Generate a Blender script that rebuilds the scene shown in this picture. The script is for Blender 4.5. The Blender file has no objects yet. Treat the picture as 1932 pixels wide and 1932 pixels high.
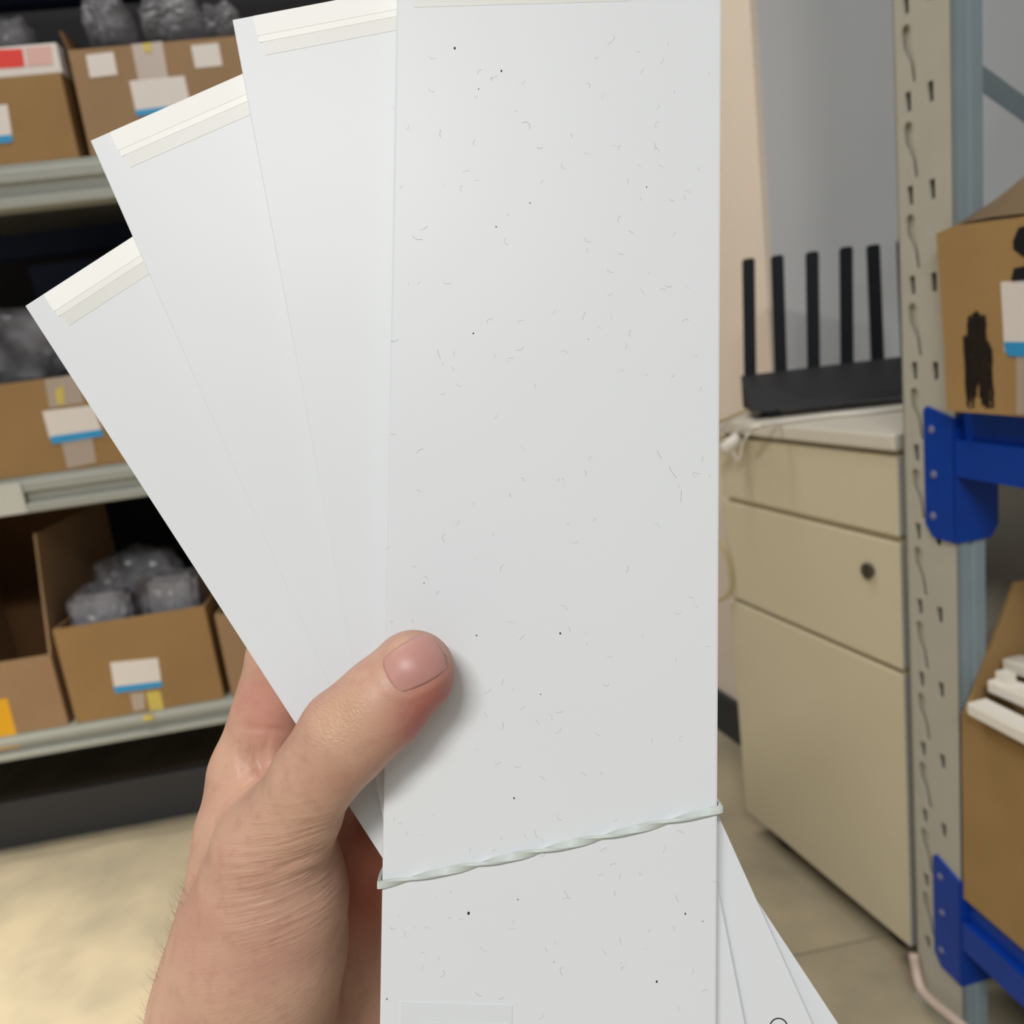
import bpy, bmesh, math, random
import numpy as np
from mathutils import Matrix, Vector
random.seed(7); np.random.seed(7)
scn = bpy.context.scene
COL = scn.collection

# ------------------------------------------------------------------ camera
F = 1500.0; PITCH = math.radians(11.86); ROLL = math.radians(-7.48); H = 0.82
fw = np.array([0, math.cos(PITCH), -math.sin(PITCH)]); ri = np.array([1., 0, 0]); up = np.cross(ri, fw)
ri, up = math.cos(ROLL)*ri+math.sin(ROLL)*up, -math.sin(ROLL)*ri+math.cos(ROLL)*up
CAM = np.array([0, 0, H])
cam_d = bpy.data.cameras.new('camera'); cam = bpy.data.objects.new('camera', cam_d); COL.objects.link(cam)
CM = Matrix(((ri[0], up[0], -fw[0], 0), (ri[1], up[1], -fw[1], 0), (ri[2], up[2], -fw[2], H), (0, 0, 0, 1)))
cam.matrix_world = CM
cam_d.sensor_width = 36; cam_d.lens = 36*F/1932; cam_d.clip_start = .01
cam_d.dof.use_dof = True; cam_d.dof.focus_distance = 0.198; cam_d.dof.aperture_fstop = 17
scn.camera = cam

# ------------------------------------------------------------------ light
w = bpy.data.worlds.new('world'); scn.world = w; w.use_nodes = True
w.node_tree.nodes['Background'].inputs[0].default_value = (0.93, 0.97, 1.0, 1)
w.node_tree.nodes['Background'].inputs[1].default_value = 0.17
def overhead_light(x, y, z, sx, sy, power, col, spread=180):
    l = bpy.data.lights.new('unseen_overhead_light', 'AREA'); l.shape = 'RECTANGLE'; l.size = sx; l.size_y = sy
    l.energy = power; l.color = col; l.spread = math.radians(spread)
    o = bpy.data.objects.new('unseen_overhead_light', l); COL.objects.link(o); o.location = (x, y, z)
overhead_light(-.52, -1.6, 2.5, 1.0, .3, 50, (1, .98, .95))
overhead_light(-1.2, .50, 2.7, 1.0, .3, 11, (1, .94, .84), 46)
overhead_light(-.55, 1.0, 2.7, 1.2, .3, 16, (1, .96, .90))  # unseen lamp added to brighten the cabinet and the right side
overhead_light(.2, -2.2, 2.7, 1.2, .3, 11, (1, .97, .93))
scn.view_settings.view_transform = 'Standard'; scn.view_settings.look = 'None'
scn.view_settings.exposure = 0.33; scn.view_settings.gamma = 1.0; scn.view_settings.use_curve_mapping = False

# ------------------------------------------------------------------ measuring helpers
def ray(x, y): return fw+ri*(x-966)/F-up*(y-966)/F
def on_level(x, y, z=0.):
    d = ray(x, y); return CAM+d*(z-H)/d[2]
def on_plane(x, y, P, n):
    d = ray(x, y); return CAM+d*((np.array(P)-CAM)@n)/(d@n)
def frame(o, ang):      # local frame: origin and x axis angle (deg)
    a = math.radians(ang); return np.array(o, float), np.array([math.cos(a), math.sin(a), 0]), np.array([-math.sin(a), math.cos(a), 0])
class Frame:
    def __init__(s, o, ang): s.o, s.x, s.y = frame(o, ang); s.ang = math.radians(ang)
    def loc(s, X): X = np.array(X)-s.o; return X@s.x, X@s.y, X[2]
    def face(s, px, py, y=0.):     # pixel on plane local y=const -> (x, z)
        l = s.loc(on_plane(px, py, s.o+s.y*y, s.y)); return l[0], l[2]
    def end(s, px, py, x=0.):      # pixel on plane local x=const -> (y, z)
        l = s.loc(on_plane(px, py, s.o+s.x*x, s.x)); return l[1], l[2]
    def mat(s): return Matrix.Translation(Vector(s.o)) @ Matrix.Rotation(s.ang, 4, 'Z')

# ------------------------------------------------------------------ materials
def srgb(r, g, b):
    f = lambda c: (c/255/12.92) if c <= 10 else ((c/255+.055)/1.055)**2.4
    return (f(r), f(g), f(b), 1)
MATS = {}
def mat(name, col, rough=.6, noise=0., nscale=40., spec=.4, bump=0., bscale=200., metal=0., col2=None, sheen=0):
    if name in MATS: return MATS[name]
    m = bpy.data.materials.new(name); m.use_nodes = True; nt = m.node_tree; b = nt.nodes['Principled BSDF']
    b.inputs['Base Color'].default_value = col; b.inputs['Roughness'].default_value = rough
    b.inputs['Specular IOR Level'].default_value = spec; b.inputs['Metallic'].default_value = metal
    if noise or col2:
        tc = nt.nodes.new('ShaderNodeTexCoord'); n = nt.nodes.new('ShaderNodeTexNoise'); n.inputs['Scale'].default_value = nscale
        n.inputs['Detail'].default_value = 5; nt.links.new(tc.outputs['Object'], n.inputs['Vector'])
        mx = nt.nodes.new('ShaderNodeMix'); mx.data_type = 'RGBA'
        mr = nt.nodes.new('ShaderNodeMapRange'); mr.inputs[1].default_value = .3; mr.inputs[2].default_value = .7
        nt.links.new(n.outputs['Fac'], mr.inputs[0]); nt.links.new(mr.outputs[0], mx.inputs['Factor'])
        c2 = col2 or tuple(c*(1-noise) for c in col[:3])+(1,)
        mx.inputs['A'].default_value = col; mx.inputs['B'].default_value = c2
        nt.links.new(mx.outputs['Result'], b.inputs['Base Color'])
    if bump:
        tc = nt.nodes.new('ShaderNodeTexCoord'); n = nt.nodes.new('ShaderNodeTexNoise'); n.inputs['Scale'].default_value = bscale
        n.inputs['Detail'].default_value = 4; nt.links.new(tc.outputs['Object'], n.inputs['Vector'])
        bp = nt.nodes.new('ShaderNodeBump'); bp.inputs['Strength'].default_value = bump; bp.inputs['Distance'].default_value = .002
        nt.links.new(n.outputs['Fac'], bp.inputs['Height']); nt.links.new(bp.outputs[0], b.inputs['Normal'])
    MATS[name] = m; return m
M_panel = mat('white_plastic', (.755, .785, .81, 1), .42, noise=.015, nscale=12, spec=.35)
M_strip = mat('white_foam_strip', (.97, .97, .94, 1), .6, spec=.2)
M_film = mat('clear_tape', (.74, .745, .71, 1), .4, spec=.35)
M_band = mat('rubber', (.60, .66, .63, 1), .5, noise=.05, nscale=900)
M_card = mat('cardboard', srgb(158, 126, 84), .8, noise=.12, nscale=9, spec=.15, bump=.15, bscale=90)
M_card2 = mat('cardboard_pale', srgb(160, 130, 98), .8, noise=.1, nscale=9, spec=.15, bump=.15, bscale=90)
M_cardR = mat('cardboard_ochre', srgb(168, 136, 90), .8, noise=.12, nscale=12, spec=.15, bump=.15, bscale=90)
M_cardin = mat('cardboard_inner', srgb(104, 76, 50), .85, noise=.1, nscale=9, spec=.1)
M_label = mat('label_paper', srgb(226, 218, 212), .6)
M_blue = mat('label_blue', srgb(52, 150, 205), .5)
M_tape = mat('tape_grey', srgb(176, 160, 146), .35, spec=.5)
M_tapebr = mat('tape_brown', srgb(186, 158, 122), .3, noise=.15, nscale=14, spec=.5)
M_yel = mat('yellow_sticker', srgb(206, 186, 92), .5)
M_ytape = mat('yellow_tape', srgb(226, 166, 14), .35)
M_red = mat('red_print', srgb(226, 62, 50), .5)
M_pink = mat('pink_print', srgb(222, 178, 170), .5)
M_rack = mat('rack_grey', srgb(162, 164, 156), .5, noise=.06, nscale=6)
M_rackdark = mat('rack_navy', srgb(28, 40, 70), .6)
M_kick = mat('dark_skirting', srgb(58, 58, 60), .6)
M_post = mat('post_cream', srgb(186, 182, 168), .5, noise=.05, nscale=30, bump=.05)
M_postin = mat('post_inside', srgb(120, 118, 108), .7)
M_steel = mat('post_steel', srgb(140, 156, 164), .45, noise=.08, nscale=25, metal=.0)
M_bluep = mat('beam_blue', srgb(6, 62, 162), .42, noise=.15, nscale=30, spec=.4)
M_chip = mat('paint_chip', srgb(120, 120, 150), .6)
M_cab = mat('cabinet_cream', srgb(212, 201, 172), .55, noise=.03, nscale=6)
M_cabw = mat('cabinet_white', srgb(212, 205, 190), .5, noise=.03, nscale=6)
M_cabe = mat('cabinet_edge', srgb(196, 196, 186), .5)
M_lock = mat('lock_metal', srgb(110, 104, 96), .35, metal=.7)
M_black = mat('router_black', srgb(42, 42, 45), .5, spec=.35)
M_black2 = mat('antenna_black', srgb(22, 26, 32), .55, spec=.3)
M_ink = mat('marker_ink', srgb(34, 24, 18), .6, noise=.3, nscale=160)
M_inkb = mat('black_tape', srgb(26, 26, 28), .5)
M_wallc = mat('wall_cream', srgb(248, 232, 214), .8, noise=.02, nscale=5, bump=.05)
M_wallg = mat('wall_grey', srgb(224, 225, 226), .8, noise=.02, nscale=5, bump=.05)
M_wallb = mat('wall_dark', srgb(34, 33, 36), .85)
M_cable = mat('cable_white', srgb(226, 220, 212), .5)
M_cabley = mat('cable_yellow', srgb(180, 164, 116), .5)
M_cablep = mat('cable_pinkish', srgb(206, 186, 172), .5)
M_foam = mat('foam_white', srgb(240, 234, 222), .6, noise=.04, nscale=20)
M_tile = mat('floor_tile', srgb(186, 172, 144), .5, nscale=9, col2=srgb(158, 148, 126), bump=.04, bscale=30)
M_grout = mat('grout', srgb(148, 138, 116), .9)
M_dust = mat('dust_grey', (.36, .36, .37, 1), .9)
M_speck = mat('speck_black', (.03, .03, .03, 1), .9)
M_emb = mat('clear_label', (.73, .765, .79, 1), .28, spec=.5)
M_dark = mat('print_black', (.02, .02, .02, 1), .6)
M_hair = mat('hair_brown', srgb(96, 76, 58), .6)

def bag_material():
    m = bpy.data.materials.new('clear_plastic_bag'); m.use_nodes = True; nt = m.node_tree
    for n in list(nt.nodes): nt.nodes.remove(n)
    out = nt.nodes.new('ShaderNodeOutputMaterial'); tr = nt.nodes.new('ShaderNodeBsdfTransparent'); tr.inputs[0].default_value = (.93, .93, .95, 1)
    pb = nt.nodes.new('ShaderNodeBsdfPrincipled'); pb.inputs['Base Color'].default_value = (.6, .6, .64, 1); pb.inputs['Roughness'].default_value = .20
    pb.inputs['Specular IOR Level'].default_value = .6
    mx = nt.nodes.new('ShaderNodeMixShader'); mx.inputs[0].default_value = .34
    tc = nt.nodes.new('ShaderNodeTexCoord'); n = nt.nodes.new('ShaderNodeTexNoise'); n.inputs['Scale'].default_value = 14; n.inputs['Detail'].default_value = 3
    nt.links.new(tc.outputs['Object'], n.inputs['Vector'])
    mr = nt.nodes.new('ShaderNodeMapRange'); mr.inputs[1].default_value = .35; mr.inputs[2].default_value = .7; mr.inputs[3].default_value = .06; mr.inputs[4].default_value = .40
    nt.links.new(n.outputs['Fac'], mr.inputs[0]); nt.links.new(mr.outputs[0], mx.inputs[0])
    nt.links.new(tr.outputs[0], mx.inputs[1]); nt.links.new(pb.outputs[0], mx.inputs[2]); nt.links.new(mx.outputs[0], out.inputs[0])
    return m
M_bag = bag_material()

# ------------------------------------------------------------------ mesh helpers
def link(name, me, m, parent=None, smooth=False):
    o = bpy.data.objects.new(name, me); COL.objects.link(o)
    if m is not None: me.materials.append(m)
    if smooth:
        for p in me.polygons: p.use_smooth = True
    if parent is not None: o.parent = parent
    return o
def bm_obj(name, bm, m, parent=None, smooth=False):
    bmesh.ops.recalc_face_normals(bm, faces=bm.faces)
    me = bpy.data.meshes.new(name); bm.to_mesh(me); bm.free(); return link(name, me, m, parent, smooth)
def add_box(bm, x0, x1, y0, y1, z0, z1):
    v = [bm.verts.new(p) for p in ((x0,y0,z0),(x1,y0,z0),(x1,y1,z0),(x0,y1,z0),(x0,y0,z1),(x1,y0,z1),(x1,y1,z1),(x0,y1,z1))]
    for f in ((0,3,2,1),(4,5,6,7),(0,1,5,4),(1,2,6,5),(2,3,7,6),(3,0,4,7)): bm.faces.new([v[i] for i in f])
def bx(name, x0, x1, y0, y1, z0, z1, m, parent=None, bev=0.):
    bm = bmesh.new(); add_box(bm, min(x0,x1), max(x0,x1), min(y0,y1), max(y0,y1), min(z0,z1), max(z0,z1))
    if bev: bmesh.ops.bevel(bm, geom=bm.edges[:], offset=bev, segments=2, affect='EDGES', profile=.6)
    return bm_obj(name, bm, m, parent)
def prism(name, poly, axis, a, b, m, parent=None, bev=0.):
    """extrude a 2D polygon along an axis: axis 'x' -> poly (y,z); 'y' -> (x,z); 'z' -> (x,y)"""
    bm = bmesh.new()
    def P(q, t):
        return {'x': (t, q[0], q[1]), 'y': (q[0], t, q[1]), 'z': (q[0], q[1], t)}[axis]
    A = [bm.verts.new(P(q, a)) for q in poly]; B = [bm.verts.new(P(q, b)) for q in poly]
    n = len(poly); bm.faces.new(A[::-1]); bm.faces.new(B)
    for i in range(n): bm.faces.new((A[i], A[(i+1) % n], B[(i+1) % n], B[i]))
    if bev: bmesh.ops.bevel(bm, geom=bm.edges[:], offset=bev, segments=2, affect='EDGES')
    return bm_obj(name, bm, m, parent)
def tube_bm(bm, pts, r, seg=8, r2=None):
    pts = [Vector(p) for p in pts]; n = len(pts); rings = []; up0 = Vector((.13, .31, .94))
    for i, p in enumerate(pts):
        t = (pts[min(i+1, n-1)]-pts[max(i-1, 0)]).normalized(); a = t.cross(up0)
        if a.length < .1: a = t.cross(Vector((1, 0, 0)))
        a.normalize(); b = t.cross(a); rr = r if r2 is None else r+(r2-r)*i/(n-1)
        rings.append([bm.verts.new(p+a*math.cos(2*math.pi*k/seg)*rr+b*math.sin(2*math.pi*k/seg)*rr) for k in range(seg)])
    for i in range(n-1):
        for k in range(seg): bm.faces.new((rings[i][k], rings[i][(k+1) % seg], rings[i+1][(k+1) % seg], rings[i+1][k]))
    bm.faces.new(rings[0][::-1]); bm.faces.new(rings[-1])
def spline(pts, n=40):
    P = np.array(pts, float); P = np.vstack([2*P[0]-P[1], P, 2*P[-1]-P[-2]]); out = []
    seg = len(P)-3
    for i in range(n+1):
        t = i/n*seg; k = min(int(t), seg-1); t -= k; a, b, c, d = P[k:k+4]
        out.append(.5*((2*b)+(c-a)*t+(2*a-5*b+4*c-d)*t*t+(3*b-a-3*c+d)*t**3))
    return out
def tube(name, pts, r, m, parent=None, n=40, seg=8):
    bm = bmesh.new(); tube_bm(bm, spline(pts, n), r, seg); return bm_obj(name, bm, m, parent, True)
def thing(name, label, cat, M=None, group=None):
    o = bpy.data.objects.new(name, None); COL.objects.link(o); o.empty_display_size = .05
    if M is not None: o.matrix_world = M
    return tag(o, label, cat, group)
def tag(o, label, cat, group=None):
    o['label'] = label; o['category'] = cat
    if group: o['group'] = group
    return o
def struct(o, label=None, cat=None):
    o['kind'] = 'structure'
    if label: o['label'] = label
    if cat: o['category'] = cat
    return o

# ================================================================== SETTING
flo = bpy.data.objects.new('floor', None); COL.objects.link(flo)
struct(flo, 'pale mottled stone tile floor under the racks', 'floor')
fr_l = on_level(200, 1567); LKF = Frame(fr_l, 6.17)          # foot line of the left rack
flo.matrix_world = Matrix.Rotation(LKF.ang, 4, 'Z')
bx('floor_bed', -3.2, 2.6, -2.4, 3.0, -.06, -.004, M_grout, flo)
tile_me = None; S = .6
ox, oy = -.42, .25
for i in range(-4, 5):
    for j in range(-4, 5):
        x = ox+i*S; y = oy+j*S
        if x < -3.1 or x+S > 2.6 or y < -2.4 or y+S > 3.0: continue
        if tile_me is None:
            t = bx('tile', .0012, S-.0012, .0012, S-.0012, -.02, 0, M_tile, flo, .0015); tile_me = t.data
        else:
            t = bpy.data.objects.new('tile', tile_me); COL.objects.link(t); t.parent = flo
        t.location = (x, y, 0)

# ---- cabinet frame (x away from camera along the front, y out of the front)
cnb = on_level(1692, 1768, .045); CF = Frame((cnb[0], cnb[1], 0), 107.66)
# grey wall end facing the camera, cream wall returning behind it
GWX = .40
cy, _ = CF.end(1443, 480, GWX)
wall_e = struct(bx('wall_end', GWX, GWX+.04, -2.2, cy-.012, 0, 2.7, M_wallg)); wall_e.matrix_world = CF.mat()
wall_r = struct(bx('wall_right', GWX, GWX+1.6, cy-.012, cy, 0, 2.7, M_wallc)); wall_r.matrix_world = CF.mat()
sk = struct(bx('baseboard_right', GWX, GWX+1.6, cy, cy+.012, 0, .085, M_kick)); sk.matrix_world = CF.mat()
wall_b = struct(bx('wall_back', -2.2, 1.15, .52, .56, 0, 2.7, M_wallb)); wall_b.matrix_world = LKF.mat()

# ================================================================== LEFT RACK
LF = Frame(fr_l-LKF.y*.08, 6.17)
LM = LF.mat()
rack = thing('storage_rack', 'pale grey steel storage rack with cardboard boxes on three shelves', 'rack', LM)
U0, U1, DEP = -.95, .95, .48
def shelf(zb, zt, group=None):
    h = zt-zb
    prof = [(0, zb), (.035, zb), (.035, zt), (.006, zt), (.006, zt-.12*h), (0, zt-.18*h), (0, zt-.40*h), (.010, zt-.46*h), (.010, zt-.70*h), (-.003, zt-.78*h), (-.003, zb+.04*h)]
    prism('beam', prof, 'x', U0+.04, U1-.04, M_rack, rack)
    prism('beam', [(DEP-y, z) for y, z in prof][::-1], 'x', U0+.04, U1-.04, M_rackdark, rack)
    bx('shelf_board', U0+.03, U1-.03, .036, DEP-.036, zt-.02, zt-.001, mat('shelf_board_dark', srgb(92, 90, 84), .7), rack)
zs = [(.212, .256), (.646, .707), (1.126, 1.193), (1.60, 1.66)]
for a, b in zs: shelf(a, b)
for u in (U0, U1-.04):
    for v in (-.004, DEP-.036): bx('post', u, u+.04, v, v+.04, 0, 1.95, M_rack, rack, .003)
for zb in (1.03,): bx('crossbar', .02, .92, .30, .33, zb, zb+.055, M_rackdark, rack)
kick = tag(bx('skirting_board', U0+.05, U1-.05, .081, .095, 0, .095, M_kick), 'dark grey skirting strip standing on the floor under the pale rack', 'skirting'); kick.matrix_world = LM
# joint plate on the middle beam
u0, z0 = LF.face(38, 905); bx('joint_plate', u0-.06, u0, -.0045, -.0005, .648, .700, M_cabe, rack)

def open_box(name, label, u0, u1, v0, v1, z0, z1, m, zf=None, lean=0., flaps=(), group='cardboard boxes on the left rack', F_=LM):
    """open topped carton of real 4 mm panels; zf = height of a lower front panel"""
    t = thing(name, label, 'box', F_ @ Matrix.Translation((u0, v0, z0)), group)
    W, D, Hh = u1-u0, v1-v0, z1-z0; T = .004; hf = (zf-z0) if zf else Hh
    bx('bottom_panel', 0, W, 0, D, 0, T, m, t)
    prism('front_panel', [(0, T), (W, T), (W+lean, hf), (-lean, hf)], 'y', 0, T, m, t)
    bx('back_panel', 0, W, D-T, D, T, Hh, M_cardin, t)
    hs = hf if zf else Hh
    prism('side_panel', [(T, T), (D-T, T), (D-T, Hh), (.06 if zf else T, Hh), (T, hs)], 'x', 0, T, m, t)
    prism('side_panel', [(T, T), (D-T, T), (D-T, Hh), (.06 if zf else T, Hh), (T, hs)], 'x', W-T, W, m, t)
    return t
def sticker(parent, name, pts, F_, y, off, m, th=.0006):
    """flat sticker from 4 image points on plane y of frame F_, in the parent's frame (offset off)"""
    P = [F_.face(px, py, y) for px, py in pts]
    return prism(name, [(p[0]-off[0], p[1]-off[2]) for p in P], 'y', y-off[1]-th, y-off[1], m, parent)

# ---- top shelf
A0, A1 = -.10, .252; VT = .008; ZT = 1.194
bA = open_box('cardboard_box', 'brown cardboard box on the top shelf with a red and white carton on it', A0, A1, VT, .36, ZT, 1.318, M_card)
offA = (A0, VT, ZT)
lb = sticker(bA, 'label', [(-60, 203), (14, 197), (24, 262), (-52, 268)], LF, VT, offA, M_label)
sticker(lb, 'stripe', [(-52, 262), (22, 254), (24, 268), (-50, 276)], LF, VT-.0006, offA, M_blue, .0004)
ct = thing('carton', 'white carton with a red printed panel lying on the left box of the top shelf', 'carton', LM @ Matrix.Translation((A0+.06, .013, 1.3185)))
u_, z_ = LF.face(110, 100, .013)
CW = u_-(A0+.06); bx('body', 0, CW, 0, .12, 0, .044, M_label, ct, .002)
o2 = (A0+.06, .013, 1.3185)
sticker(ct, 'red_panel', [(-30, 95), (42, 92), (47, 126), (-26, 131)], LF, .013, o2, M_red)
sticker(ct, 'pink_panel', [(47, 90), (96, 86), (100, 121), (52, 125)], LF, .013, o2, M_pink)
B0, B1 = .270, .63
bB = open_box('cardboard_box', 'brown cardboard box with three white labels and grey tape on the top shelf', B0, B1, VT, .36, ZT, 1.348, M_card2)
offB = (B0, VT, ZT)
sticker(bB, 'tape', [(248, 84), (306, 78), (318, 150), (262, 156)], LF, VT, offB, M_tape)
sticker(bB, 'label', [(162, 104), (214, 98), (222, 141), (170, 147)], LF, VT, offB, M_label)
sticker(bB, 'label', [(360, 86), (412, 81), (420, 124), (369, 129)], LF, VT, offB, M_label)
lb = sticker(bB, 'label', [(244, 153), (348, 143), (362, 206), (258, 218)], LF, VT-.0006, offB, M_label)
sticker(lb, 'stripe', [(256, 208), (360, 196), (362, 208), (258, 219)], LF, VT-.0012, offB, M_blue, .0004)
sticker(bB, 'yellow_mark', [(268, 82), (284, 80), (286, 100), (272, 98)], LF, VT-.0006, offB, M_yel)
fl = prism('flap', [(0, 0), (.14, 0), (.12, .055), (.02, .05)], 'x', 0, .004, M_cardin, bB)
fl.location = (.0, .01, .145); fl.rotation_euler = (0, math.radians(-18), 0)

# ---- middle shelf
C0, C1 = -.03, .36; ZM = .708
bC = open_box('cardboard_box', 'brown cardboard box with blue edged label and grey tape on the middle shelf', C0, C1, VT, .36, ZM, .862, M_card)
offC = (C0, VT, ZM)
sticker(bC, 'tape', [(84, 716), (146, 706), (158, 760), (94, 770)], LF, VT, offC, M_tape)
sticker(bC, 'tape', [(116, 834), (174, 826), (182, 872), (128, 884)], LF, VT, offC, M_tape)
lb = sticker(bC, 'label', [(80, 776), (176, 764), (192, 812), (94, 828)], LF, VT-.0006, offC, M_label)
sticker(lb, 'stripe', [(94, 824), (192, 810), (196, 822), (99, 838)], LF, VT-.0012, offC, M_blue, .0004)
sticker(bC, 'yellow_mark', [(104, 735), (120, 728), (122, 762), (108, 764)], LF, VT-.0006, offC, M_yel)
# ---- bottom shelf
ZB = .257
bD = open_box('cardboard_box', 'deep cardboard box with a cut down front and yellow tape on the bottom shelf', -.24, .018, VT, .40, ZB, .60, M_card2, zf=.392)
offD = (-.24, VT, ZB)
sticker(bD, 'yellow_tape', [(-30, 1322), (14, 1318), (38, 1408), (-20, 1420)], LF, VT, offD, M_ytape)
bE = open_box('cardboard_box', 'low open cardboard box full of plastic bags on the bottom shelf', .032, .292, VT, .34, ZB, .435, M_card)
offE = (.032, VT, ZB)
lb = sticker(bE, 'label', [(208, 1250), (298, 1241), (305, 1290), (216, 1301)], LF, VT, offE, M_label)
sticker(lb, 'stripe', [(214, 1296), (305, 1285), (307, 1296), (218, 1308)], LF, VT-.0006, offE, M_blue, .0004)
sticker(bE, 'tape', [(246, 1309), (272, 1306), (274, 1338), (252, 1342)], LF, VT, offE, M_tape)
sticker(bE, 'yellow_mark', [(276, 1306), (302, 1303), (310, 1340), (284, 1345)], LF, VT, offE, M_yel)
bF = open_box('cardboard_box', 'plain cardboard box beside the hand on the bottom shelf', .306, .58, VT, .34, ZB, .415, M_card2)
yl = thing('plastic_tab', 'small yellow plastic tab on the edge of the bottom shelf', 'tab', LM)
sticker(yl, 'body', [(270, 1350), (288, 1347), (290, 1357), (272, 1360)], LF, -.0045, (0, 0, 0), M_yel, .002)

def bag(label, u, v, z, sx, sy, sz, seed, amp=.22):
    """crumpled clear plastic bag"""
    rs = np.random.RandomState(seed)
    bm = bmesh.new(); bmesh.ops.create_icosphere(bm, subdivisions=4, radius=1)
    ph = rs.uniform(0, 6, 6); fr = rs.normal(size=(6, 3))*3.2
    for q in bm.verts:
        p = np.array(q.co); p = p/(np.abs(p)**5).sum()**.2        # rounded block, pulled into crinkled folds
        k = 1.-.16*sum(abs(math.sin(p@fr[i]+ph[i])) for i in range(6))/6*amp/.22+rs.uniform(-.035, .035)
        if p[2] > .2: k *= 1-.20*p[2]*abs(math.sin(2.4*p[0]+ph[0]))
        q.co = Vector((p[0]*k*sx, p[1]*k*sy, p[2]*k*sz))
    o = bm_obj('plastic_bag', bm, M_bag); o.matrix_world = LM @ Matrix.Translation((u, v, z)); o.matrix_world = LM @ Matrix.Translation((u, v, z+.0))
    return tag(o, label, 'plastic bag', 'clear plastic bags in the rack boxes')
def bag_at(label, px, py, v, wpx, hpx, seed, z=None, sy=.06):
    u, zz = LF.face(px, py, v); k = 1.40/F
    return bag(label, u, v, zz, wpx*k/2, sy, hpx*k/2, seed)
bag_at('dark clear plastic bag standing up in the labelled top shelf box', 210, 48, .10, 80, 110, 3)
bag_at('bright crumpled plastic bag at the top edge of the photo', 330, 45, .09, 110, 85, 5)
bag_at('crumpled plastic bag beside the fanned panels on the top shelf', 428, 55, .11, 70, 70, 8)
bag_at('small plastic bag peeking up behind the red carton', 25, 68, .16, 70, 60, 11, sy=.03)
bag_at('large clear plastic bag bulging from the middle shelf box', 70, 650, .13, 280, 180, 13, sy=.09)
bag_at('clear plastic bag leaning over the middle shelf box beside the panels', 215, 640, .30, 120, 190, 14, sy=.05)
bag_at('grey plastic bag on the left of the open bottom shelf box', 205, 1160, .085, 126, 150, 17)
bag_at('upright clear plastic bag on the right of the open bottom shelf box', 330, 1135, .09, 120, 160, 19)
bag_at('wide dim plastic bag at the back of the open bottom shelf box', 262, 1090, .24, 190, 160, 23)

M_pack = mat('packet_grey', srgb(150, 148, 150), .35, noise=.25, nscale=26, spec=.6)
def packet(label, px, py, v, wpx, hpx, tilt):
    u, zz = LF.face(px, py, v); k = 1.42/F; W, Hh = wpx*k, hpx*k; D = .05
    bm = bmesh.new(); add_box(bm, -W/2, W/2, -D/2, D/2, -Hh/2, Hh/2)
    bmesh.ops.bevel(bm, geom=bm.edges[:], offset=.010, segments=3, affect='EDGES')
    o = bm_obj('wrapped_packet', bm, M_pack); o.matrix_world = LM @ Matrix.Translation((u, v, zz)) @ Matrix.Rotation(math.radians(tilt), 4, 'Y')
    tag(o, label, 'packet', 'plastic wrapped packets in the bottom shelf box')
packet('grey plastic wrapped packet on the left side of the open bottom box', 205, 1175, .085, 110, 130, 1)
packet('lighter plastic wrapped packet on the right side of the open bottom box', 338, 1150, .085, 92, 150, 3)

# ================================================================== CABINET
CMt = CF.mat()
cab = thing('drawer_cabinet', 'cream three drawer office pedestal with a keyhole in the middle drawer', 'cabinet', CMt)
X0, X1 = -.0213, .312; DPT = -.47; ZTOP = .6766
bx('body', X0+.004, X1-.004, DPT, -.024, .052, ZTOP-.019, M_cabw, cab, .002)
top = bx('top', X0-.004, X1+.004, DPT-.005, .006, ZTOP-.018, ZTOP, M_cabw, cab, .003)
def drawer(z0, z1):
    d = bx('drawer_front', X0, X1, -.018, 0, z0, z1, M_cab, cab, .0015)
    bx('edge_band', X0-.0008, X0, -.018, -.001, z0+.001, z1-.001, M_cabe, d)
    return d
drawer(.564, .652); d2 = drawer(.409, .5555); drawer(.0468, .4014)
bx('recess', X0+.006, X1-.006, -.024, -.0085, .054, .657, M_cab, cab)
bx('shadow_block', X0+.01, X1-.01, DPT+.02, -.055, .006, .053, M_black, cab)  # black block added to stand for the shadow under the cabinet
lx, lz = CF.face(1641, 1076)
bm = bmesh.new(); bmesh.ops.create_cone(bm, cap_ends=True, segments=24, radius1=.0095, radius2=.008, depth=.005, matrix=Matrix.Translation((lx, .002, lz)) @ Matrix.Rotation(math.pi/2, 4, 'X'))
lk = bm_obj('lock', bm, M_lock, d2); bx('keyhole', lx-.001, lx+.001, .0035, .0052, lz-.005, lz+.005, M_dark, lk)
for cx, cyy in ((.03, -.040), (.26, -.040), (.03, -.445), (.26, -.445)):
    bm = bmesh.new(); bmesh.ops.create_cone(bm, cap_ends=True, segments=20, radius1=.0235, radius2=.0235, depth=.018, matrix=Matrix.Translation((cx, cyy, .0236)) @ Matrix.Rotation(math.pi/2, 4, 'X'))
    bm_obj('caster', bm, M_black, cab)

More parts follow.
